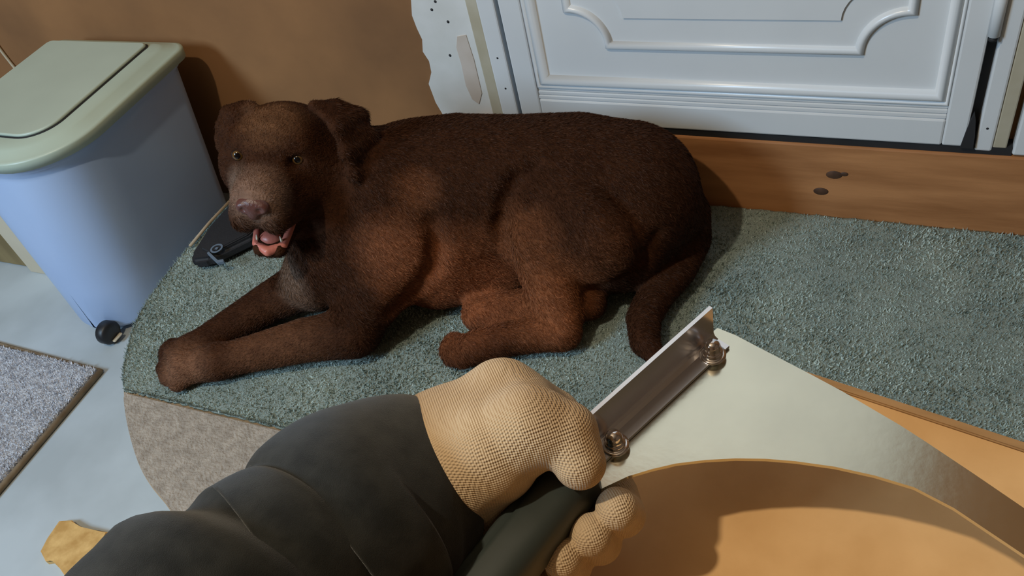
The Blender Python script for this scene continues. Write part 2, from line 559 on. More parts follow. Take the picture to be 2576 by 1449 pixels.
# teal carpet: a displaced pile surface with a raised cut edge, closed below
def teal_rug():
    xs_edge = np.array([p[0] for p in ARC]); ys_edge = np.array([p[1] for p in ARC])
    order = np.argsort(ys_edge)
    ny, nx = 110, 300
    V, F = [], []
    ys = np.linspace(YCUT, YW - 0.001, ny)
    noise = rng.normal(0, 1, (ny, nx))
    for i, y in enumerate(ys):
        x0 = np.interp(y, ys_edge[order], xs_edge[order]) + 0.002
        for j in range(nx):
            t = j / (nx - 1)
            x = x0 + (1.88 - x0) * (t ** 1.7)
            ed = min(1.0, min(i, j) / 2.0)
            z = 0.003 * ed + 0.0009 * float(np.clip(noise[i, j], -2, 2)) * ed + 0.0008 * math.sin(9 * x + 3 * math.sin(7 * y)) - 0.0075
            jy = y + (0.0022 * abs(noise[i, j]) if i == 0 else 0.0)
            V.append((x + 0.0015 * noise[i, j] * (j == 0), jy, z))
    for i in range(ny - 1):
        for j in range(nx - 1):
            a = i * nx + j
            F.append((a, a + 1, a + nx + 1, a + nx))
    n0 = len(V)
    ring = [j for j in range(nx)] + [i * nx + nx - 1 for i in range(1, ny)] + \
           [(ny - 1) * nx + j for j in range(nx - 2, -1, -1)] + [i * nx for i in range(ny - 2, 0, -1)]
    for k in ring:
        V.append((V[k][0], V[k][1], -0.0098))
    m = len(ring)
    for k in range(m):
        F.append((ring[(k + 1) % m], ring[k], n0 + k, n0 + (k + 1) % m))
    F.append(tuple(n0 + k for k in range(m - 1, -1, -1)))
    o = mesh_obj('rug', V, F, M['teal'], smooth=True,
                 label='mottled teal-green carpet runner with rounded end under the brown dog', cat='rug')
    # frayed tufts along the cut edge and the rounded end
    V, F = [], []
    spots = [(x, YCUT + 0.004) for x in np.arange(-1.14, -0.2, 0.0032)]
    for k in range(len(ARC) - 1):
        (xa, ya), (xb, yb) = ARC[k], ARC[k + 1]
        if min(ya, yb) > YCUT:
            for q in range(6):
                t = q / 6
                spots.append((xa + (xb - xa) * t + 0.003, ya + (yb - ya) * t))
    for x, y in spots:
        dx, dy = rng.normal(0, 0.0022), (-abs(rng.normal(0.003, 0.0015)) if y == YCUT + 0.004 else rng.normal(0, 0.0015))
        r = 0.0017
        b = len(V)
        for a in range(3):
            V.append((x + r * math.cos(2.1 * a), y + r * math.sin(2.1 * a), -0.006))
        V.append((x + dx, y + dy, 0.001 + rng.uniform(-0.001, 0.002)))
        F += [(b, b + 1, b + 3), (b + 1, b + 2, b + 3), (b + 2, b, b + 3)]
    mesh_obj('tuft_edge', V, F, M['teal'], o, kind='stuff')
    n = 170000
    y = rng.uniform(YCUT + .002, YW - .004, n)
    x0 = np.interp(y, ys_edge[order], xs_edge[order]) + 0.004
    t = rng.uniform(0, 1, n)
    x = x0 + (0.85 - x0) * t
    P = np.stack([x, y, np.full(n, -0.0062)], 1)
    D = np.stack([rng.normal(0.1, .42, n), rng.normal(-.1, .42, n), np.ones(n)], 1)
    D /= np.linalg.norm(D, axis=1)[:, None]
    mott = np.zeros(n)
    for q in range(14):                        # soft mottling of the dyed yarn
        a = rng.uniform(0, 6.28); f = rng.uniform(12, 75)
        mott += np.sin(f * (x * math.cos(a) + y * math.sin(a)) + rng.uniform(0, 6.28)) / 14
    k = np.clip(0.5 + 1.3 * mott + rng.normal(0, .16, n), 0, 1)[:, None]
    colr_ = np.array([.28, .35, .325]) * (1 - k) + np.array([.54, .62, .56]) * k
    blades('pile', P, D, rng.uniform(.0050, .0078, n), .0032, M['pile'], o, colr_)
    return o
teal_rug()

# wall: irregular white skim beside the door
def strip(name, outline, y0, y1, m, parent=None, **kw):      # outline in (x, z), extruded along y
    bm = bmesh.new()
    a = [bm.verts.new((x, y0, z)) for x, z in outline]
    b = [bm.verts.new((x, y1, z)) for x, z in outline]
    n = len(outline)
    bm.faces.new(a); bm.faces.new(b[::-1])
    for i in range(n):
        bm.faces.new((a[i], b[i], b[(i + 1) % n], a[(i + 1) % n]))
    return bm_obj(name, bm, m, parent, **kw)

sk = [(-0.775, 0.02), (-0.79, 0.08), (-0.776, 0.13), (-0.786, 0.165), (-0.789, 0.205), (-0.776, 0.23), (-0.774, 0.253),
      (-0.781, 0.272), (-0.775, 0.296), (-0.779, 0.318), (-0.781, 0.342), (-0.774, 0.37), (-0.771, 0.40),
      (-0.782, 0.5), (-0.765, 0.62), (-0.78, 0.8), (-0.76, 1.0), (-0.77, 1.3), (-0.75, 1.95)]
strip('trim_1', [(-0.652, 0.0)] + sk[:0] + [(-0.652, 1.95)] + sk[::-1], YB - 0.006, YB + 0.002, M['skim'], **S)
skim = bpy.data.objects['trim_1']
for x, z in ((-0.728, 0.368), (-0.739, 0.353), (-0.714, 0.331), (-0.728, 0.266), (-0.752, 0.38), (-0.708, 0.42)):
    lathe('pock_mark', [(0.0028, 0), (0.0022, 0.0009), (0.0004, 0.0011)], M['dark'], skim, 8,
          Matrix.Translation((x, YB - 0.006, z)) @ Matrix.Rotation(math.pi / 2, 4, 'X'))

def on_wall(px, py, y):
    r_ = ray(px, py)
    q = EYE + r_ * (y / r_[1])
    return (q[0], q[2])
M['bare'] = mat('bare_pinkish_plaster', (0.50, 0.42, 0.35), (0.58, 0.51, 0.45), 0.85, scale=12)
strip('bare_patch', [on_wall(x, y, YB - 0.007) for x, y in ((1150, 92), (1172, 88), (1192, 150), (1212, 235), (1205, 262), (1188, 250), (1172, 215), (1160, 160), (1148, 120))],
      YB - 0.0072, YB - 0.005, M['bare'], skim)
# door set: frame strips, gap, leaf, mouldings
ZD = 0.153
box('trim_2', -0.664, -0.643, YW + 0.006, YB + 0.002, 0.12, 2.26, M['dirty_white'], bev=0.002, **S)
box('trim_3', -0.643, -0.611, YW + 0.003, YB + 0.002, 0.12, 2.26, M['upvc'], bev=0.003, **S)
box('trim_4', 0.111, 0.134, YW + 0.003, YB + 0.002, ZD - 0.008, 2.26, M['upvc'], bev=0.003, **S)
box('trim_5', 0.134, 0.152, YW + 0.005, YB + 0.002, ZD - 0.012, 2.26, M['dirty_white'], bev=0.002, **S)
box('trim_6', 0.160, 1.9, YW, YB + 0.002, ZD - 0.010, 0.30, M['upvc'], bev=0.003, **S)
box('trim_7', -0.664, 0.152, YW + 0.003, YB + 0.002, 2.26, 2.33, M['upvc'], bev=0.003, **S)

door = empty('door_1', (-0.25, YW, ZD), **S)
DX0, DX1, DZ1 = -0.603, 0.098, 2.245
PX0, PX1, PZ0 = -0.552, 0.055, 0.232           # bead around the sunken field
PZ1 = 0.98
box('leaf_backing', DX0, DX1, YW + 0.012, YB + 0.004, ZD, DZ1, M['upvc'], door)
box('gap_seal', DX0 - 0.008, DX0, YW + 0.018, YB, ZD, DZ1, M['dark'], door)
box('gap_seal', DX1, DX1 + 0.013, YW + 0.02, YB, ZD, DZ1, M['dark'], door)
# stiles and rails
box('stile', DX0, PX0 - 0.012, YW, YW + 0.014, ZD, DZ1, M['upvc'], door, bev=0.003)
box('stile', PX1 + 0.012, DX1, YW, YW + 0.014, ZD, DZ1, M['upvc'], door, bev=0.003)
box('rail', PX0 - 0.012, PX1 + 0.012, YW, YW + 0.014, ZD, PZ0 - 0.034, M['upvc'], door, bev=0.003)
box('rail', PX0 - 0.012, PX1 + 0.012, YW, YW + 0.014, PZ1 + 0.014, 1.10, M['upvc'], door, bev=0.003)
box('rail', PX0 - 0.012, PX1 + 0.012, YW, YW + 0.014, 2.14, DZ1, M['upvc'], door, bev=0.003)
box('field_panel', PX0, PX1, YW + 0.004, YW + 0.014, 1.10, 2.14, M['upvc'], door, bev=0.002)
# stepped lines of the bottom rail
for k, z in enumerate((0.1985, 0.2065, 0.2145)):
    box('rail_step', PX0 - 0.012, PX1 + 0.012, YW + 0.0015 + 0.0012 * k, YW + 0.014, z, z + 0.0072, M['upvc'], door, bev=0.0014)
def bead(name, path, w, hgt, parent, y=YW + 0.012, closed=True):
    """half-round moulding along a path in the door plane"""
    P = [np.array(p, float) for p in path]
    n = len(P)
    prof = [(-1, 0), (-0.8, 0.55), (-0.35, 0.95), (0.0, 1.0), (0.35, 0.95), (0.8, 0.55), (1, 0)]
    V, F = [], []
    for i in range(n):
        if closed:
            a, b = P[i - 1], P[(i + 1) % n]
        else:
            a, b = P[max(i - 1, 0)], P[min(i + 1, n - 1)]
        t1 = P[i] - a; t2 = b - P[i]
        if np.linalg.norm(t1) < 1e-9: t1 = t2
        if np.linalg.norm(t2) < 1e-9: t2 = t1
        t1 = t1 / np.linalg.norm(t1); t2 = t2 / np.linalg.norm(t2)
        n1 = np.array([-t1[1], t1[0]]); n2 = np.array([-t2[1], t2[0]])
        nn = n1 + n2
        nn = nn / max(0.4, (nn @ n1))
        for u, v in prof:
            q = P[i] + nn * u * w
            V.append((q[0], y - v * hgt, q[1]))
    m = len(prof)
    for i in range(n if closed else n - 1):
        for k in range(m - 1):
            F.append((i * m + k, i * m + k + 1, ((i + 1) % n) * m + k + 1, ((i + 1) % n) * m + k))
    return mesh_obj(name, V, F, M['upvc'], parent, smooth=True)
bead('bead', [(PX0, PZ0), (PX1, PZ0), (PX1, PZ1), (PX0, PZ1)], 0.0085, 0.013, door)
bead('bead', [(PX0 - 0.010, PZ0 - 0.010), (PX1 + 0.010, PZ0 - 0.010), (PX1 + 0.010, PZ1 + 0.010), (PX0 - 0.010, PZ1 + 0.010)], 0.004, 0.011, door)
def scooped(x0, x1, z0, z1, r, n=14):
    pts = []
    for cx, cz, a0, a1 in ((x0, z0, 90, 0), (x1, z0, 180, 90), (x1, z1, 270, 180), (x0, z1, 360, 270)):
        for k in range(n + 1):
            a = math.radians(a0 + (a1 - a0) * k / n)
            pts.append((cx + r * math.cos(a), cz + r * math.sin(a)))
    return pts
bead('scroll_moulding', scooped(-0.492, 0.003, 0.300, 0.91, 0.062), 0.0065, 0.008, door)
prism_pts = scooped(-0.452, -0.037, 0.348, 0.865, 0.050, 8)
strip('raised_panel', prism_pts, YW + 0.0085, YW + 0.0125, M['upvc'], door)
# hinge and the dark draught strip near the lower right corner
hg = empty('hinge_parent_tmp', (0, 0, 0)) if False else None
for z0, z1 in ((0.333, 0.43), (1.55, 1.65)):
    lathe('hinge', [(0.003, 0), (0.0075, 0.002), (0.0075, z1 - z0 - 0.002), (0.003, z1 - z0)], M['upvc'], door, 14,
          Matrix.Translation((0.1035, YW - 0.002, z0)))
    lathe('hinge_pin', [(0.0055, 0), (0.0055, 0.004), (0.003, 0.005)], M['dark'], door, 12,
          Matrix.Translation((0.1035, YW - 0.002, z0 - 0.005)))
strip('draught_strip', [(0.092, ZD), (0.109, ZD), (0.108, 0.175), (0.105, 0.198), (0.101, 0.213), (0.098, 0.20), (0.095, 0.18)],
      YW - 0.0035, YW + 0.004, M['dark'], door)
for x, z in ((0.122, 0.185), (0.1225, 0.40), (-0.627, 0.275), (-0.625, 0.215)):
    lathe('screw_head', [(0.0022, 0), (0.0018, 0.0008), (0.0004, 0.001)], M['dark'], bpy.data.objects['trim_4' if x > 0 else 'trim_3'], 8,
          Matrix.Translation((x, YW + 0.0035, z)) @ Matrix.Rotation(math.pi / 2, 4, 'X'))

# wooden threshold board under the door
sill = box('trim_8', -0.70, 1.9, YW, YB + 0.004, -0.009, ZD - 0.014, M['sill'], bev=0.003, **S)
box('threshold_strip', -0.664, 0.16, YW + 0.004, YB, ZD - 0.014, ZD - 0.001, M['dark'], sill)
for x, z, r in ((-0.077, 0.083, 0.010), (-0.095, 0.047, 0.0095), (-0.062, 0.086, 0.005)):
    lathe('knot', [(r, 0), (r * 0.9, 0.0006), (0.001, 0.0009)], M['knot'], sill, 16,
          Matrix.Translation((x, YW, z)) @ Matrix.Rotation(math.pi / 2, 4, 'X') @ Matrix.Diagonal((1.25, 0.8, 1, 1)))

# ------------------------------------------------------------------ lidded storage bin
def rrect(x0, x1, y0, y1, rf, rb, n=12):       # front corners (low y) radius rf, back corners rb
    pts = []
    for cx, cy, r, a0 in ((x0 + rf, y0 + rf, rf, 180), (x1 - rf, y0 + rf, rf, 270),
                          (x1 - rb, y1 - rb, rb, 0), (x0 + rb, y1 - rb, rb, 90)):
        for k in range(n + 1):
            a = math.radians(a0 + 90 * k / n)
            pts.append((cx + r * math.cos(a), cy + r * math.sin(a)))
    return pts

def loft(name, rings, m, parent=None, smooth=True, caps=True, **kw):
    V, F = [], []
    n = len(rings[0])
    for r in rings:
        V += r
    for i in range(len(rings) - 1):
        for k in range(n):
            k2 = (k + 1) % n
            F.append((i * n + k, i * n + k2, (i + 1) * n + k2, (i + 1) * n + k))
    if caps:
        F.append(tuple(range(n))[::-1])
        F.append(tuple(range((len(rings) - 1) * n, len(rings) * n)))
    o = mesh_obj(name, V, F, m, parent, smooth=False, **kw)
    for p in o.data.polygons:
        p.use_smooth = smooth and len(p.vertices) == 4
    return o

bin_root = empty('storage_bin', (-1.46, 0.90, ZL),
                 label='blue-grey plastic storage bin with pale green lid on caster wheels', cat='bin')
BX0, BX1, BY0, BY1 = -1.625, -1.292, 0.735, 1.105
ZB0, ZB1 = ZL + 0.010, 0.292
def bring(f, z, grow=0.0):                     # f = 0 bottom .. 1 top
    sx = 0.045 * (1 - f); sf = -0.030 * (1 - f); sb = 0.035 * (1 - f)
    return [(x, y, z) for x, y in rrect(BX0 + sx - grow, BX1 - sx + grow, BY0 + sf - grow, BY1 - sb + grow,
                                        0.125, 0.035)]
rings = [bring(0, ZB0, -0.012), bring(0, ZB0 + 0.004, -0.003), bring(0.02, ZB0 + 0.012)]
rings += [bring(t, ZB0 + (ZB1 - ZB0) * t) for t in (0.25, 0.5, 0.75, 0.9)]
rings += [bring(0.94, ZB0 + (ZB1 - ZB0) * 0.94), bring(0.95, ZB0 + (ZB1 - ZB0) * 0.95, 0.004), bring(1, ZB1, 0.004)]
loft('body', rings, M['bin'], bin_root)
lid = None
def lring(z, g):
    return [(x, y, z) for x, y in rrect(BX0 - g, BX1 + g, BY0 - g, BY1 + g, 0.125 + g * 0.8, 0.03)]
lid = loft('lid', [lring(0.281, 0.007), lring(0.281, 0.014), lring(0.298, 0.0155), lring(0.301, 0.0145), lring(0.3025, 0.010),
                   lring(0.304, 0.004), lring(0.312, -0.008), lring(0.315, -0.014), lring(0.316, -0.035)], M['lid'], bin_root)
# flap let into the lid, its gap's shadow painted as a dark sheet
fl_pts = rrect(BX0 + 0.02, BX1 - 0.046, BY0 + 0.045, BY1 - 0.022, 0.06, 0.012)
loft('flap', [[(x, y, 0.3165) for x, y in fl_pts], [(x, y, 0.3205) for x, y in fl_pts],
              [((x - fl_c[0]) * 0.985 + fl_c[0], (y - fl_c[1]) * 0.985 + fl_c[1], 0.3222) for fl_c in [(-1.48, 0.92)] for x, y in fl_pts]],
     M['lid_edge'], lid)
gp = rrect(BX0 + 0.0165, BX1 - 0.0425, BY0 + 0.0415, BY1 - 0.019, 0.063, 0.014)
loft('flap_gap_shade', [[(x, y, 0.3155) for x, y in gp], [(x, y, 0.3168) for x, y in gp]], M['dark'], lid)  # dark sheet drawn as the shade in the gap
box('latch', -1.545, -1.515, BY0 - 0.022, BY0 - 0.002, 0.248, 0.284, M['black'], bin_root, bev=0.004)
def caster(x, y):
    c = empty('caster', (x, y, ZL), )
    c.parent = bin_root
    c.matrix_parent_inverse = parent_matrix(bin_root).inverted()
    R0 = Matrix.Translation((x, y, ZL + 0.0245)) @ Matrix.Rotation(math.pi / 2, 4, 'Y') @ Matrix.Translation((0, 0, -0.013))
    lathe('wheel', [(0.010, 0), (0.021, 0.001), (0.0245, 0.005), (0.0245, 0.021), (0.021, 0.025), (0.010, 0.026)], M['black'], c, 24, R0)
    box('fork', x + 0.014, x + 0.022, y - 0.012, y + 0.012, ZL + 0.012, ZB0 + 0.004, M['cream'], c, bev=0.002)
    return c
cpt = on_z(272, 836, ZL + 0.0245)
for x, y in ((cpt[0], cpt[1]),):
    caster(x, y)

# ------------------------------------------------------------------ low cabinet left of the bin
cab = empty('low_cabinet', (-1.85, 0.95, ZL), label='low cream-painted wooden cabinet with olive-brown panel behind the bin', cat='cabinet')
box('corner_post', -1.790, -1.655, 0.83, 0.89, ZL, 0.12, M['cream'], cab, bev=0.004)
box('corner_post', -2.20, -2.14, 0.83, 0.89, ZL, 0.12, M['cream'], cab, bev=0.004)
box('front_panel', -2.14, -1.790, 0.842, 0.862, ZL + 0.004, 0.12, M['olive'], cab, bev=0.001)
box('body', -2.20, -1.66, 0.8625, 1.14, ZL + 0.012, 0.12, M['cream'], cab, bev=0.002)
box('top', -2.21, -1.645, 0.825, 1.15, 0.12, 0.135, M['olive'], cab, bev=0.003)

# pale cord hanging on the wall behind the bin
tube('cord', catmull([(-1.905, YB - 0.004, 0.45), (-1.902, YB - 0.004, 0.33), (-1.906, YB - 0.004, 0.26), (-1.90, YB - 0.004, 0.20),
                      (-1.885, YB - 0.006, 0.145)], 5), 0.0035, M['cream'], seg=8,
     label='thin pale cord hanging down the brown wall behind the bin', cat='cord')

# ------------------------------------------------------------------ fleecy mat and offcut on the lower floor
def fleece():
    x0, x1, y0, y1 = -2.0, -1.377, 0.02, 0.617
    nx, ny = 90, 90
    noise = rng.normal(0, 1, (ny, nx))
    V, F = [], []
    for i in range(ny):
        for j in range(nx):
            x = x0 + (x1 - x0) * j / (nx - 1); y = y0 + (y1 - y0) * i / (ny - 1)
            e = min(1.0, min(i, j, nx - 1 - j, ny - 1 - i) / 2)
            yy = y + (0.02 * (x1 - x) if i == ny - 1 else 0.02 * (x1 - x) * i / ny)
            V.append((x, yy, ZL + 0.006 + e * 0.006 + e * 0.0016 * noise[i, j]))
    for i in range(ny - 1):
        for j in range(nx - 1):
            a = i * nx + j
            F.append((a, a + 1, a + nx + 1, a + nx))
    n0 = len(V)
    ring = list(range(nx)) + [i * nx + nx - 1 for i in range(1, ny)] + \
        [(ny - 1) * nx + j for j in range(nx - 2, -1, -1)] + [i * nx for i in range(ny - 2, 0, -1)]
    for k in ring:
        V.append((V[k][0], V[k][1], ZL + 0.0002))
    m = len(ring)
    for k in range(m):
        F.append((ring[(k + 1) % m], ring[k], n0 + k, n0 + (k + 1) % m))
    F.append(tuple(n0 + k for k in range(m - 1, -1, -1)))
    t = empty('floor_mat', ((x0 + x1) / 2, (y0 + y1) / 2, ZL), label='pale fleecy floor mat with brown bound edge at lower left', cat='mat')
    base_o = mesh_obj('pile', V, F, M['fleece'], t, smooth=True)
    n = 36000
    x = rng.uniform(-1.75, x1 - .003, n); y = rng.uniform(.30, y1, n)
    P = np.stack([x, y, np.full(n, ZL + .010)], 1)
    D = np.stack([rng.normal(0, .6, n), rng.normal(0, .6, n), np.ones(n)], 1)
    D /= np.linalg.norm(D, axis=1)[:, None]
    k = np.clip(rng.normal(.6, .25, n), 0, 1)[:, None]
    blades('loop_pile', P, D, rng.uniform(.005, .009, n), .0032, M['pile'], base_o,
           np.array([.50, .52, .57]) * (1 - k) + np.array([.80, .82, .86]) * k)
    tube('binding', [(x1 + 0.004, y0, ZL + 0.006), (x1 + 0.004, (y0 + y1) / 2, ZL + 0.006), (x1 + 0.004, y1 + 0.002, ZL + 0.006)], 0.0058, M['binding'], t, 8)
    tube('binding', [(x1 + 0.004, y1 + 0.003, ZL + 0.004), (-1.7, y1 + 0.011, ZL + 0.004), (x0, y1 + 0.017, ZL + 0.004)], 0.0038, M['binding'], t, 8)
fleece()

oc = prism('wood_offcut', [(-1.201, 0.322), (-1.178, 0.330), (-1.150, 0.322), (-1.095, 0.330), (-1.085, 0.262), (-1.115, 0.246),
                           (-1.155, 0.262), (-1.168, 0.256), (-1.192, 0.268), (-1.196, 0.290)], ZL + 0.0002, ZL + 0.012, M['offcut'], bev=0.002,
           label='small splintered offcut of orange wood on the pale floor', cat='wood')

# ------------------------------------------------------------------ black pouch by the dog's chest
pouch = empty('pouch', (-1.17, 0.90, 0.003), label='black nylon pouch with grey ring print beside the dog\'s chest', cat='bag')
def slab(name, pts, z0, z1, m, parent, bev):
    bm = bmesh.new()
    lo = [bm.verts.new((x, y, z0)) for x, y in pts]
    hi = [bm.verts.new((x, y, z1)) for x, y in pts]
    n = len(pts)
    bm.faces.new(lo[::-1]); bm.faces.new(hi)
    for i in range(n):
        bm.faces.new((lo[i], lo[(i + 1) % n], hi[(i + 1) % n], hi[i]))
    bmesh.ops.recalc_face_normals(bm, faces=bm.faces)
    bmesh.ops.bevel(bm, geom=bm.edges[:], offset=bev, segments=3, affect='EDGES')
    return bm_obj(name, bm, m, parent, smooth=False)
slab('body', [(-1.205, 0.823), (-1.188, 0.803), (-1.155, 0.815), (-1.098, 0.885), (-1.09, 0.95), (-1.14, 1.02), (-1.214, 1.02), (-1.218, 0.90)],
     0.003, 0.028, M['nylon'], pouch, 0.007)
slab('flap', [(-1.185, 0.835), (-1.155, 0.826), (-1.108, 0.888), (-1.102, 0.945), (-1.145, 1.0), (-1.195, 1.0)], 0.0270, 0.0325, M['nylon'], pouch, 0.002)
RC = on_z(545, 625, 0.0325)
V, F = [], []
for k in range(28):
    a = 2 * math.pi * k / 28
    for r, z in ((0.0125, 0), (0.0125, 0.0008), (0.0088, 0.0008), (0.0088, 0)):
        V.append((RC[0] + r * math.cos(a), RC[1] + r * math.sin(a), 0.0324 + z))
for k in range(28):
    for q in range(4):
        F.append((k * 4 + q, k * 4 + (q + 1) % 4, ((k + 1) % 28) * 4 + (q + 1) % 4, ((k + 1) % 28) * 4 + q))
ring_o = mesh_obj('ring_print', V, F, M['greyprint'], pouch)
slab('print_dot', [(RC[0] - .003, RC[1] - .003), (RC[0] + .003, RC[1] - .003), (RC[0] + .003, RC[1] + .003), (RC[0] - .003, RC[1] + .003)], 0.0323, 0.0332, M['greyprint'], ring_o, 0.0002)
slab('strap', [tuple(on_z(x, y, 0.0335)[:2]) for x, y in ((520, 636), (526, 633), (548, 654), (562, 652), (563, 657), (546, 661))], 0.0270, 0.0340, M['greyprint'], pouch, 0.0006)
tube('wood_strip', [(-1.248, 0.860, 0.004), (-1.250, 0.93, 0.004), (-1.244, 1.035, 0.004)], 0.0032, M['platform'], seg=8,
     label='thin pale wooden strip between black pouch and bin', cat='wood')

# ------------------------------------------------------------------ the dog
def W(px, py, z): return on_z(px, py, z)

dog = empty('dog', tuple(W(1250, 600, 0.0)), label='chocolate brown dog lying on the teal rug, mouth open, looking up', cat='dog')

F0 = Field((-1.17, 0.48, -0.012), (-0.13, 1.135, 0.47), 0.0042)
# trunk
F0.chain([W(1050, 495, .172), W(1150, 480, .174), W(1300, 470, .170), W(1450, 460, .165), W(1570, 475, .150)],
         [.120, .121, .112, .108, .104], 0.03)
F0.ellipsoid(W(1075, 590, .115), (.115, .105, .110), k=0.05)            # rib cage
F0.ellipsoid(W(1615, 520, .115), (.080, .095, .100), k=0.05)
F0.capsule(W(1110, 680, .055), W(1290, 660, .060), .054, .046, 0.05)     # belly
# chest and neck
F0.capsule(W(980, 540, .17), W(870, 600, .140), .105, .085, 0.04)
F0.capsule(W(860, 640, .12), W(800, 695, .085), .078, .058, 0.04)
# near foreleg
F0.chain([W(1010, 600, .15), W(955, 710, .105), W(890, 825, .048)], [.070, .056, .040], 0.03)
F0.chain([W(890, 838, .046), W(770, 855, .042), W(640, 888, .036), W(545, 910, .033)], [.040, .036, .030, .027], 0.018)
F0.chain([W(545, 910, .031), W(470, 925, .029)], [.027, .029], 0.02)
# far foreleg
F0.chain([W(850, 650, .12), W(780, 710, .065), W(690, 755, .045), W(590, 815, .036), W(515, 862, .032), W(455, 893, .029)],
         [.06, .044, .036, .030, .027, .028], 0.018)
def toes(tip_pts, back, r, k=0.008):
    for tp in tip_pts:
        F0.capsule(back, tp, r * 1.0, r, k)
nb = W(480, 925, .024)
toes([W(432, 905, .018), W(418, 927, .018), W(425, 948, .017), W(448, 962, .016)], nb, .0165)
fb = W(470, 888, .024)
toes([W(438, 872, .018), W(424, 884, .018), W(424, 898, .018)], fb, .0155)
# near hind leg
AXT = [(0.94, -0.34, 0), (0.34, 0.94, 0), (0, 0, 1)]
F0.ellipsoid(W(1445, 580, .140), (.104, .062, .096), AXT, 0.008)
F0.chain([W(1480, 575, .150), W(1340, 592, .148)], [.068, .052], 0.008)
F0.chain([W(1350, 600, .140), W(1385, 700, .092), W(1410, 790, .050), W(1415, 832, .034)], [.050, .044, .033, .028], 0.02)
F0.chain([W(1410, 835, .031), W(1300, 850, .030), W(1200, 872, .028)], [.028, .025, .026], 0.012)
toes([W(1140, 862, .018), W(1130, 880, .018), W(1138, 897, .017), W(1165, 903, .016)], W(1195, 875, .025), .0165)
F0.ellipsoid(W(1530, 640, .075), (.080, .055, .066), k=0.025)             # buttock
# far hind leg
F0.chain([W(1480, 760, .035), W(1380, 770, .04), W(1290, 780, .036), W(1205, 790, .030)], [.028, .032, .03, .028], 0.02)
# tail
F0.chain([W(1655, 500, .145), W(1722, 540, .090), W(1738, 600, .040), W(1706, 675, .030), W(1650, 742, .028),
          W(1618, 800, .026), W(1622, 860, .023), W(1655, 905, .018)], [.052, .040, .032, .0285, .027, .0255, .022, .012], 0.014)

# folds in front of the thigh, behind the upper arm and at the shoulder
def skin(px, py):
    return F0.hit(EYE, ray(px, py))
F0.groove([skin(x, y) for x, y in ((1345, 425), (1300, 455), (1272, 505), (1260, 560), (1268, 620), (1290, 680))], .006, .022)
F0.groove([skin(x, y) for x, y in ((1085, 560), (1098, 620), (1085, 680), (1040, 735), (985, 780))], .006, .026)
F0.groove([skin(x, y) for x, y in ((1500, 722), (1560, 700), (1620, 650), (1650, 590))], .005, .02)
# head frame: S to image right, Fd forward, Ud up
mid = W(677, 389, .345)
cd = EYE - mid; cd /= np.linalg.norm(cd)       # the dog looks up, a little past the photographer
s0 = RM[:, 0] - cd * (RM[:, 0] @ cd); s0 /= np.linalg.norm(s0)
u0 = np.cross(cd, s0)
if u0 @ RM[:, 1] > 0: u0 = -u0
ro = math.radians(4)
s1 = s0 * math.cos(ro) - u0 * math.sin(ro); u1 = u0 * math.cos(ro) + s0 * math.sin(ro)
yaw, pit = math.radians(18), math.radians(25)
f1 = cd * math.cos(yaw) - s1 * math.sin(yaw)
Sd = s1 * math.cos(yaw) + cd * math.sin(yaw)
Fd = f1 * math.cos(pit) - u1 * math.sin(pit)
Ud = u1 * math.cos(pit) + f1 * math.sin(pit)
eL = mid - Sd * .0435; eR = mid + Sd * .0435
AX = [Sd, Fd, Ud]
def Hd(s, f, u): return mid + Sd * s + Fd * f + Ud * u
F0.chain([W(1040, 470, .195), W(960, 460, .235), Hd(.02, -.095, -.045)], [.092, .076, .064], 0.035)
F0.chain([W(890, 600, .15), Hd(.005, -.085, -.085)], [.076, .050], 0.035)
F0.ellipsoid(Hd(0.008, -.054, -.012), (.082, .080, .067), AX, 0.03)
F0.ellipsoid(Hd(0, -.022, .006), (.056, .038, .034), AX, 0.02)
for s in (-1, 1):
    F0.ellipsoid(Hd(s * .036, -.010, .017), (.024, .019, .013), AX, 0.018)      # brows
    F0.ellipsoid(Hd(s * .052, -.050, -.040), (.040, .055, .050), AX, 0.03)      # cheeks
F0.capsule(Hd(.016, -.015, -.036), Hd(.013, .062, -.042), .036, .027, 0.02)
F0.capsule(Hd(-.016, -.015, -.036), Hd(-.013, .062, -.042), .036, .027, 0.02)
F0.ellipsoid(Hd(0, .030, -.028), (.026, .060, .022), AX, 0.02)
for s in (-1, 1):
    F0.capsule(Hd(s * .034, .004, -.068), Hd(s * .022, .066, -.068), .029, .022, 0.016)   # flews
F0.capsule(Hd(0, -.060, -.090), Hd(0, -.008, -.112), .038, .026, 0.025)             # jaw root, throat
for s in (-1, 1):                                                                  # lower jaw as a V
    F0.capsule(Hd(s * .024, -.008, -.112), Hd(s * .014, .044, -.132), .014, .010, 0.008)
F0.capsule(Hd(-.014, .044, -.132), Hd(.014, .044, -.132), .010, .010, 0.008)
F0.capsule(Hd(0, -.03, -.116), Hd(0, .038, -.138), .022, .010, 0.012)
# eye sockets
for e in (eL, eR):
    s = float((e - mid) @ Sd)
    F0.ellipsoid(Hd(s * 1.0, .017, -0.001), (.0125, .012, .0075), AX, 0.008, cut=True)
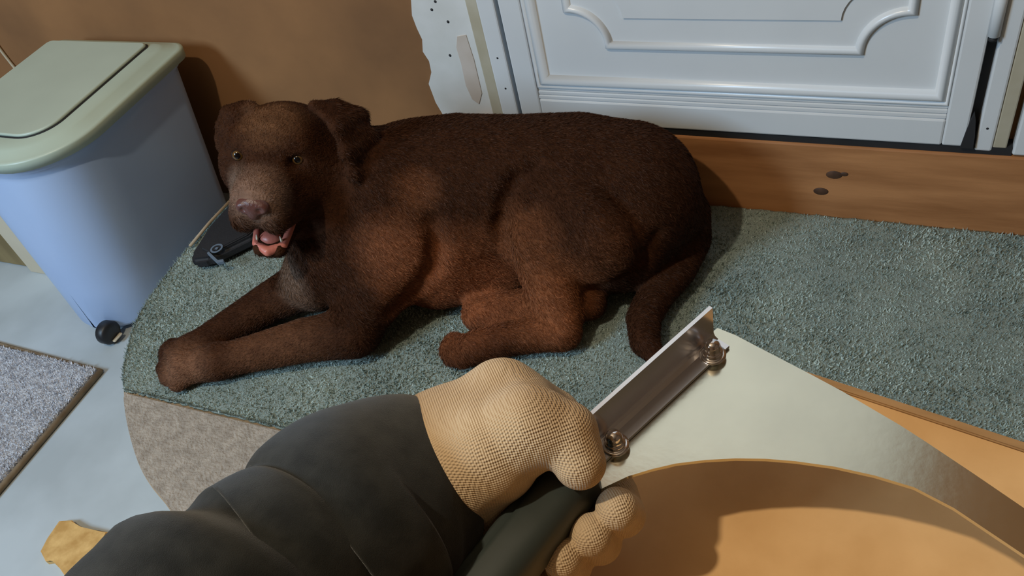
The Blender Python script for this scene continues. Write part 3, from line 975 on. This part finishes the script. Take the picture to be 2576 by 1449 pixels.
# ears: thin folded flaps
def ear(pts_in, pts_out, r=.0065):
    n = len(pts_in)
    for i in range(n - 1):
        F0.triangle(pts_in[i], pts_out[i], pts_out[i + 1], r, 0.010)
        F0.triangle(pts_in[i], pts_out[i + 1], pts_in[i + 1], r, 0.010)
def Hp(px, py, f):                            # point of the head's cross plane at forward distance f
    r_ = ray(px, py)
    return EYE + r_ * (float((Hd(0, f, 0) - EYE) @ Fd) / float(r_ @ Fd))
ear([Hp(790, 268, -.030), Hp(845, 318, -.008), Hp(868, 385, .004), Hp(888, 438, .004), Hp(903, 458, -.006)],
    [Hp(845, 258, -.070), Hp(908, 288, -.064), Hp(932, 345, -.050), Hp(930, 405, -.036), Hp(916, 452, -.018)], .0072)
ear([Hp(632, 268, -.050), Hp(590, 288, -.042), Hp(575, 320, -.040), Hp(569, 350, -.045), Hp(565, 372, -.052)],
    [Hp(610, 262, -.085), Hp(570, 282, -.092), Hp(558, 315, -.090), Hp(556, 348, -.080), Hp(558, 370, -.062)])
F0.floor_cut(0.0035)
V, F = F0.surface(2)
# coat pigment, with lamp and bounce light on the fur painted in
base = np.array([0.042, 0.0155, 0.0065])
colr = np.tile(base, (len(V), 1))
def spot(c, r, rgb, w=1.0):
    d = np.linalg.norm(V - np.array(c), axis=1) / r
    k = (np.clip(1 - d, 0, 1) ** 1.0 * w)[:, None]
    k = np.minimum(k * 1.6, w)
    global colr
    colr = colr * (1 - k) + np.array(rgb) * 1.45 * k
spot(Hd(0, .07, -.03), .055, (.17, .105, .075), .8)
spot(Hd(-.03, .03, -.05), .05, (.17, .12, .09), .6)
spot(Hd(0, -.02, .05), .06, (.12, .06, .030), .6)
def sspot(px, py, r, rgb, w):
    p = skin(px, py)
    if p is not None:
        spot(p, r, rgb, w)
sspot(725, 700, .060, (.13, .088, .064), .75)
sspot(750, 760, .045, (.11, .072, .050), .5)
sspot(1150, 720, .14, (.20, .068, .028), .8)  # belly reddened for bounced light, painted into the coat
sspot(1390, 770, .10, (.18, .064, .026), .8)  # lamp-lit reddish hock, painted into the coat
sspot(1310, 620, .08, (.13, .048, .02), .6)
sspot(990, 640, .08, (.17, .062, .027), .7)  # lit shoulder, painted lighter in the coat
sspot(1045, 480, .045, (.12, .046, .02), .6)  # lit stripe over the shoulder, painted in
sspot(1560, 640, .08, (.09, .034, .015), .5)
sspot(450, 930, .07, (.15, .072, .040), .7)
sspot(680, 880, .12, (.10, .043, .021), .6)
body = np_mesh('body', V, F, M['fur'], dog, colr)
def coat(n=260000):
    A_, B_, C_ = V[F[:, 0]], V[F[:, 1]], V[F[:, 2]]
    nr_ = np.cross(C_ - A_, V[F[:, 3]] - B_)
    ar = np.linalg.norm(nr_, axis=1)
    up = (A_[:, 2] > .006)
    pr = ar * up
    idx = rng.choice(len(F), n, p=pr / pr.sum())
    u, v = rng.uniform(0, 1, (2, n))
    Q = F[idx]
    P = (V[Q[:, 0]] * ((1 - u) * (1 - v))[:, None] + V[Q[:, 1]] * (u * (1 - v))[:, None]
         + V[Q[:, 2]] * (u * v)[:, None] + V[Q[:, 3]] * ((1 - u) * v)[:, None])
    N = nr_[idx] / (ar[idx][:, None] + 1e-12)
    flow = np.tile(np.array([.75, -.05, -.65]), (n, 1))
    low = (P[:, 2] < .085) & (P[:, 0] < -.72)
    flow[low] = (-.85, -.35, -.25)
    hl = (P - mid)
    hf, hu = hl @ Fd, hl @ Ud
    inhead = (np.linalg.norm(hl - Fd * -.03 + Ud * .02, axis=1) < .125)
    flow[inhead] = -Fd * .9 - Ud * .35
    flow += rng.normal(0, .28, (n, 3))
    flow -= N * (flow * N).sum(1)[:, None]
    flow /= np.linalg.norm(flow, axis=1)[:, None] + 1e-9
    D = flow + N * rng.uniform(.18, .42, n)[:, None]
    D /= np.linalg.norm(D, axis=1)[:, None]
    ln = np.where(inhead, .0050, .0085) * rng.uniform(.7, 1.25, n)
    ln[low] *= .7
    tip = P[:, 2] + D[:, 2] * ln
    D[:, 2] = np.where(tip < .0045, (np.maximum(.0045, P[:, 2] - .001) - P[:, 2]) / ln, D[:, 2])
    keep = np.ones(n, bool)
    for e in (eL, eR):
        keep &= np.linalg.norm(P - e, axis=1) > .0165
    keep &= np.linalg.norm(P - Hd(0, .088, -.040), axis=1) > .024
    keep &= np.linalg.norm(P - Hd(0, .040, -.112), axis=1) > .034
    pig = colr[Q[:, 0]] * np.exp(rng.normal(.05, .28, n))[:, None]
    blades('coat', P[keep] - N[keep] * .0006, D[keep], ln[keep], .0011, M['hair'], body, pig[keep])
coat()

# nose leather
def small_blob(name, build, m, parent, lo, hi, h=0.0016):
    fld = Field(lo, hi, h)
    build(fld)
    v, f = fld.surface(2)
    return np_mesh(name, v, f, m, parent)
nc = Hd(0, .088, -.04)
def nose_b(q):
    q.ellipsoid(Hd(0, .085, -.036), (.021, .013, .0135), AX, 0.004)
    q.ellipsoid(Hd(0, .087, -.048), (.010, .010, .012), AX, 0.008)
    for s in (-1, 1):
        q.ellipsoid(Hd(s * .014, .089, -.039), (.0095, .009, .009), AX, 0.006)
    for s in (-1, 1):
        q.ellipsoid(Hd(s * .012, .100, -.041), (.0052, .006, .0042), AX, 0.003, cut=True)
small_blob('nose', nose_b, M['nose'], dog, nc - .05, nc + .05)
tcn = Hd(0, .015, -.10)
small_blob('mouth_lining', lambda q: (q.capsule(Hd(0, -.03, -.092), Hd(0, .012, -.098), .024, .021, .01)), M['mouth'], dog, tcn - .09, tcn + .09, .002)
def tongue_b(q):
    q.capsule(Hd(0, -.008, -.108), Hd(0, .036, -.122), .0135, .0105, 0.004)
    q.capsule(Hd(-.007, .034, -.121), Hd(.007, .034, -.121), .010, .010, .006)
small_blob('tongue', tongue_b, M['tongue'], dog, tcn - .09, tcn + .09, .0016)
small_blob('lip', lambda q: (q.chain([Hd(-.027, .006, -.106), Hd(-.020, .042, -.126), Hd(0, .054, -.131), Hd(.020, .042, -.126), Hd(.027, .006, -.106)],
                                     [.005, .0065, .0075, .0065, .005], .003)), M['tongue'], dog, tcn - .09, tcn + .09, .0016)
for s in (-1, 1):
    b = Vector(Hd(s * .0185, .040, -.122)); t = Vector(Hd(s * .0175, .045, -.109))
    tube('tooth', [b, b.lerp(t, .5), t], [.0024, .0018, .0005], M['tooth'], dog, 8)
# eyes
toward = (EYE - mid); toward /= np.linalg.norm(toward)
for e in (eL, eR):
    s = float((e - mid) @ Sd)
    c = Hd(s, .0035, -0.001)
    fr = Fd * 0.75 + toward * 0.55; fr /= np.linalg.norm(fr)
    bm = bmesh.new()
    bmesh.ops.create_uvsphere(bm, u_segments=24, v_segments=16, radius=.0104)
    o = bm_obj('eye', bm, eye_material(tuple(fr)), None, smooth=True)
    o.location = c
    o.parent = dog
    o.matrix_parent_inverse = parent_matrix(dog).inverted()

# ------------------------------------------------------------------ work board
ZP, ZBD = 0.640, 0.579
bench = empty('workbench', (0.4, 0.0, -0.001), label='tan board topped workbench under the steel tool at lower right', cat='workbench')
p0 = on_z(2060, 945, ZBD); p1 = on_z(2576, 1112, ZBD)
ed = (p1 - p0) / np.linalg.norm(p1 - p0)
nr = np.array([ed[1], -ed[0], 0.0])            # towards the camera
c0 = p0 - ed * 0.035
L, Wd = 0.80, 0.55
def bp(a, b): return (c0 + ed * a + nr * b)
lip = 0.0062
q0 = on_z(1950, 909, ZBD); q1 = on_z(1560, 1195, ZBD)
lf = (q1 - q0) / np.linalg.norm(q1 - q0)
c0 = q0
def along(b): return c0 + lf * (b / float(lf @ nr))
prism('board', [along(lip), bp(L, lip), bp(L, Wd), along(Wd)], ZBD - 0.018, ZBD, M['mdf'], bench, bev=0.0008)
prism('lipping', [along(0), bp(L, 0), bp(L, lip - 0.0003), along(lip - 0.0003)], ZBD - 0.018, ZBD + 0.0005, M['mdf_edge'], bench, bev=0.0008)
for a, b in ((0.06, 0.06), (L - 0.06, 0.06), (L - 0.06, Wd - 0.06), (0.06, Wd - 0.06)):
    q = bp(a, b)
    box('leg', q[0] - 0.022, q[0] + 0.022, q[1] - 0.022, q[1] + 0.022, 0.0 if q[1] > YCUT else -0.001, ZBD - 0.018, M['mdf_edge'], bench, bev=0.002)

# ------------------------------------------------------------------ steel tool
tool = empty('steel_blade_tool', tuple(on_z(1700, 1050, ZP)), label='curved steel blade tool with bolted angle bracket, gripped by dark handle', cat='tool')
up_px = [(1805, 825), (1850, 843), (1905, 872), (1975, 908), (2040, 942), (2120, 985), (2200, 1032), (2265, 1070), (2330, 1112),
         (2450, 1192), (2576, 1278), (2800, 1440)]
lo_px = [(2800, 1550), (2576, 1396), (2500, 1345), (2400, 1278), (2300, 1226), (2200, 1196), (2100, 1174), (2000, 1160), (1925, 1154),
         (1850, 1153), (1775, 1157), (1700, 1166), (1640, 1180), (1580, 1198), (1520, 1226), (1450, 1262)]
le_px = [(1380, 1180), (1440, 1105), (1500, 1065), (1600, 985), (1700, 905)]
pts = [on_z(x, y, ZP)[:2] for x, y in up_px + lo_px + le_px]
# the blade settles a little towards the board on the right
V, F = [], []
n = len(pts)
def bz(x): return ZP - 0.010 * max(0.0, min(1.0, (x + 0.03) / 0.15))
bm = bmesh.new()
hi = [bm.verts.new((p[0], p[1], ZP)) for p in pts]
fa = bm.faces.new(hi)
if fa.normal.z < 0: fa.normal_flip()
bm.normal_update()
r = bmesh.ops.extrude_face_region(bm, geom=[fa])
for v in [g for g in r['geom'] if isinstance(g, bmesh.types.BMVert)]:
    v.co.z -= 0.0022
bmesh.ops.triangulate(bm, faces=bm.faces[:])
bm_obj('blade', bm, M['steel'], tool)
# angle bracket: base flange on the blade, upstand along the back edge
b0 = on_z(1480, 1128, ZP)[:2]; b1 = on_z(1788, 848, ZP)[:2]
d = (b1 - b0); Lb = np.linalg.norm(d); d = d / Lb
nrm = np.array([d[1], -d[0]])                  # to lower right
Tk, Wf, Hf = 0.0022, 0.0125, 0.0250
def brk(a, s, z): return (b0[0] + d[0] * a + nrm[0] * s, b0[1] + d[1] * a + nrm[1] * s, z)
prof = [(0, 0.0003), (0, Hf), (Tk, Hf), (Tk, Tk + 0.003), (Tk + 0.0008, Tk + 0.0011), (Tk + 0.003, Tk), (Wf, Tk), (Wf, 0.0003)]
V = [brk(a, s, ZP + z) for a in (0.0, Lb) for s, z in prof]
m = len(prof)
F = [(i, (i + 1) % m, m + (i + 1) % m, m + i) for i in range(m)] + [tuple(range(m))[::-1], tuple(range(m, 2 * m))]
mesh_obj('angle_bracket', V, F, M['angle'], tool)
for px, py in ((1793, 893), (1548, 1120)):
    c = on_z(px, py, ZP + Tk)
    fr = Matrix.Translation((c[0], c[1], ZP + Tk))
    nut = lathe('acorn_nut', [(0.0054, 0.0008), (0.0054, 0.0036), (0.0048, 0.0041), (0.0044, 0.0043), (0.0044, 0.0066), (0.0041, 0.0082), (0.0033, 0.0096), (0.0020, 0.0105), (0.0006, 0.0108)],
                M['chrome'], tool, 24, fr)
    lathe('washer', [(0.0070, 0.0), (0.0070, 0.0009), (0.0054, 0.0010)], M['chrome'], nut, 28, fr)
# handle: rounded bar with a groove
h0 = on_z(1452, 1192, ZP + 0.003); h1 = on_z(1245, 1449, ZP + 0.003)
hd = (h1 - h0); hd /= np.linalg.norm(hd)
hn = np.array([-hd[1], hd[0], 0.0])
if hn @ RM[:, 0] < 0: hn = -hn                 # to image right
rings = []
for t, sc in ((-0.004, 0.55), (-0.002, 0.88), (0.002, 1.0), (0.05, 1.0), (0.11, 1.0), (0.15, 1.04)):
    c = h0 + hd * t
    ring = []
    for k in range(40):
        a = 2 * math.pi * k / 40
        rr = 0.0150
        if abs(a - math.radians(118)) < 0.12: rr *= 0.90
        ca, sa = math.cos(a), math.sin(a)
        ex = 0.72
        q = hn * (abs(ca) ** ex * math.copysign(1, ca) * rr * 0.98) + np.array([0, 0, 1]) * (abs(sa) ** ex * math.copysign(1, sa) * rr * 0.92)
        ring.append(tuple(c + q * sc))
    rings.append(ring)
loft('handle', rings, M['handle'], tool)
q0 = on_z(1362, 1372, ZP + 0.006); q1 = on_z(1290, 1480, ZP + 0.006)
tube('tang_rod', [q0, (q0 + q1) / 2, q1], 0.0022, M['steel'], tool, 8)

# ------------------------------------------------------------------ gloved hand and sleeved forearm of the person
A = at_depth
person = empty('person', tuple(A(900, 1350, .40)), label='person\'s forearm in charcoal sleeve and white knit glove gripping the tool handle', cat='person')
ctr = A(1300, 1180, .42)
G = Field(ctr - np.array([.17, .15, .13]), ctr + np.array([.14, .15, .12]), 0.0013)
G.chain([A(960, 1260, .415), A(1060, 1185, .425), A(1140, 1130, .428)], [.032, .031, .029], .012)          # wrist
G.capsule(A(1110, 1115, .432), A(1258, 1012, .432), .024, .0185, .010)                                       # index metacarpal
G.capsule(A(1130, 1120, .445), A(1250, 1050, .450), .028, .022, .014)
G.capsule(A(1120, 1160, .450), A(1230, 1120, .455), .027, .022, .014)
G.capsule(A(1120, 1200, .445), A(1220, 1190, .455), .025, .020, .014)
G.capsule(A(1090, 1260, .425), A(1190, 1275, .425), .030, .020, .014)                                        # heel of the hand
# index finger over and round the handle
G.chain([A(1268, 1003, .430), A(1390, 1050, .440), A(1470, 1130, .447)], [.0195, .0150, .0135], .010)
G.chain([A(1470, 1130, .447), A(1548, 1245, .432), A(1566, 1294, .412)], [.0135, .0118, .0108], .001)
G.capsule(A(1566, 1294, .412), A(1552, 1280, .398), .0112, .0102, .001)
# middle
G.chain([A(1255, 1050, .452), A(1370, 1150, .455), A(1472, 1305, .438), A(1506, 1362, .414)], [.019, .0140, .0116, .0108], .001)
G.capsule(A(1506, 1362, .414), A(1488, 1346, .398), .0114, .0104, .001)
# ring
G.chain([A(1235, 1120, .455), A(1320, 1240, .455), A(1405, 1370, .436), A(1436, 1418, .412)], [.018, .0135, .0110, .0100], .001)
G.capsule(A(1436, 1418, .412), A(1416, 1402, .398), .0106, .0098, .001)
# little finger
G.chain([A(1220, 1190, .450), A(1260, 1320, .438), A(1320, 1440, .424), A(1345, 1490, .410)], [.016, .0120, .0100, .0090], .001)
# thumb and its ball
G.chain([A(1125, 1190, .415), A(1230, 1140, .402), A(1330, 1075, .396)], [.030, .0250, .0185], .016)
G.chain([A(1330, 1075, .396), A(1425, 1090, .393), A(1458, 1165, .389)], [.0185, .0150, .0122], .008)
G.capsule(A(1220, 1100, .422), A(1330, 1050, .418), .022, .016, .012)                                       # web
V, F = G.surface(1)
np_mesh('glove', V, F, M['knit'], person)
# seam line on the glove back is part of the knit; forearm inside the sleeve
tube('forearm', [A(343, 1800, .32), A(605, 1567, .36), A(914, 1327, .40), A(1040, 1210, .42)], [.045, .042, .034, .029], M['skin'], person, 20)

def sleeve():
    cs = [(1066, 1262, .432, .0495), (1036, 1266, .427, .0525), (990, 1274, .420, .0540), (940, 1290, .412, .0550), (892, 1313, .405, .0570),
          (862, 1345, .399, .0580), (828, 1385, .393, .0555), (790, 1420, .388, .0545), (740, 1462, .380, .0560), (680, 1508, .374, .0560),
          (605, 1567, .362, .0580), (500, 1660, .345, .0600), (343, 1800, .325, .0630), (150, 1990, .305, .065)]
    P = [A(x, y, dd) for x, y, dd, _ in cs]
    Rr = [c[3] for c in cs]
    n = 72
    P2 = catmull(P, 5)
    R2 = [v[0] for v in catmull([(r, 0, 0) for r in Rr], 5)]
    rings = []
    upv = np.array([0, 0, 1.0])
    def ring(c, t, r, s):
        a = np.cross(t, upv); a /= np.linalg.norm(a)
        b = np.cross(a, t)
        out = []
        for k in range(n):
            th = 2 * math.pi * k / n
            w = 0.0
            # diagonal folds
            w += 0.0022 * math.sin(2.0 * th + s * 55)
            w -= 0.0070 * math.exp(-((s - 0.085 - 0.020 * math.sin(th + 0.6)) / 0.0085) ** 2)
            w -= 0.0055 * math.exp(-((s - 0.135 - 0.030 * math.sin(th + 1.2)) / 0.0140) ** 2)
            w += 0.0030 * math.exp(-((s - 0.105 - 0.020 * math.sin(th + 0.6)) / 0.0090) ** 2)
            out.append(tuple(c + (a * math.cos(th) + b * math.sin(th)) * (r + w)))
        return out
    s = 0.0
    for i in range(len(P2)):
        t = P2[min(i + 1, len(P2) - 1)] - P2[max(i - 1, 0)]
        t = t / np.linalg.norm(t)
        if i > 0:
            s += np.linalg.norm(P2[i] - P2[i - 1])
        if i == 0:                              # turned hem: inner wall, then the rim
            rings.append(ring(P2[0] + t * 0.03, t, R2[0] - 0.006, s))
            rings.append(ring(P2[0] + t * 0.004, t, R2[0] - 0.004, s))
            rings.append(ring(P2[0], t, R2[0] - 0.0015, s))
        rings.append(ring(P2[i] + t * 0.001 * (i == 0), t, R2[i], s))
    loft('sleeve', rings, M['sleeve'], person, caps=False)
sleeve()
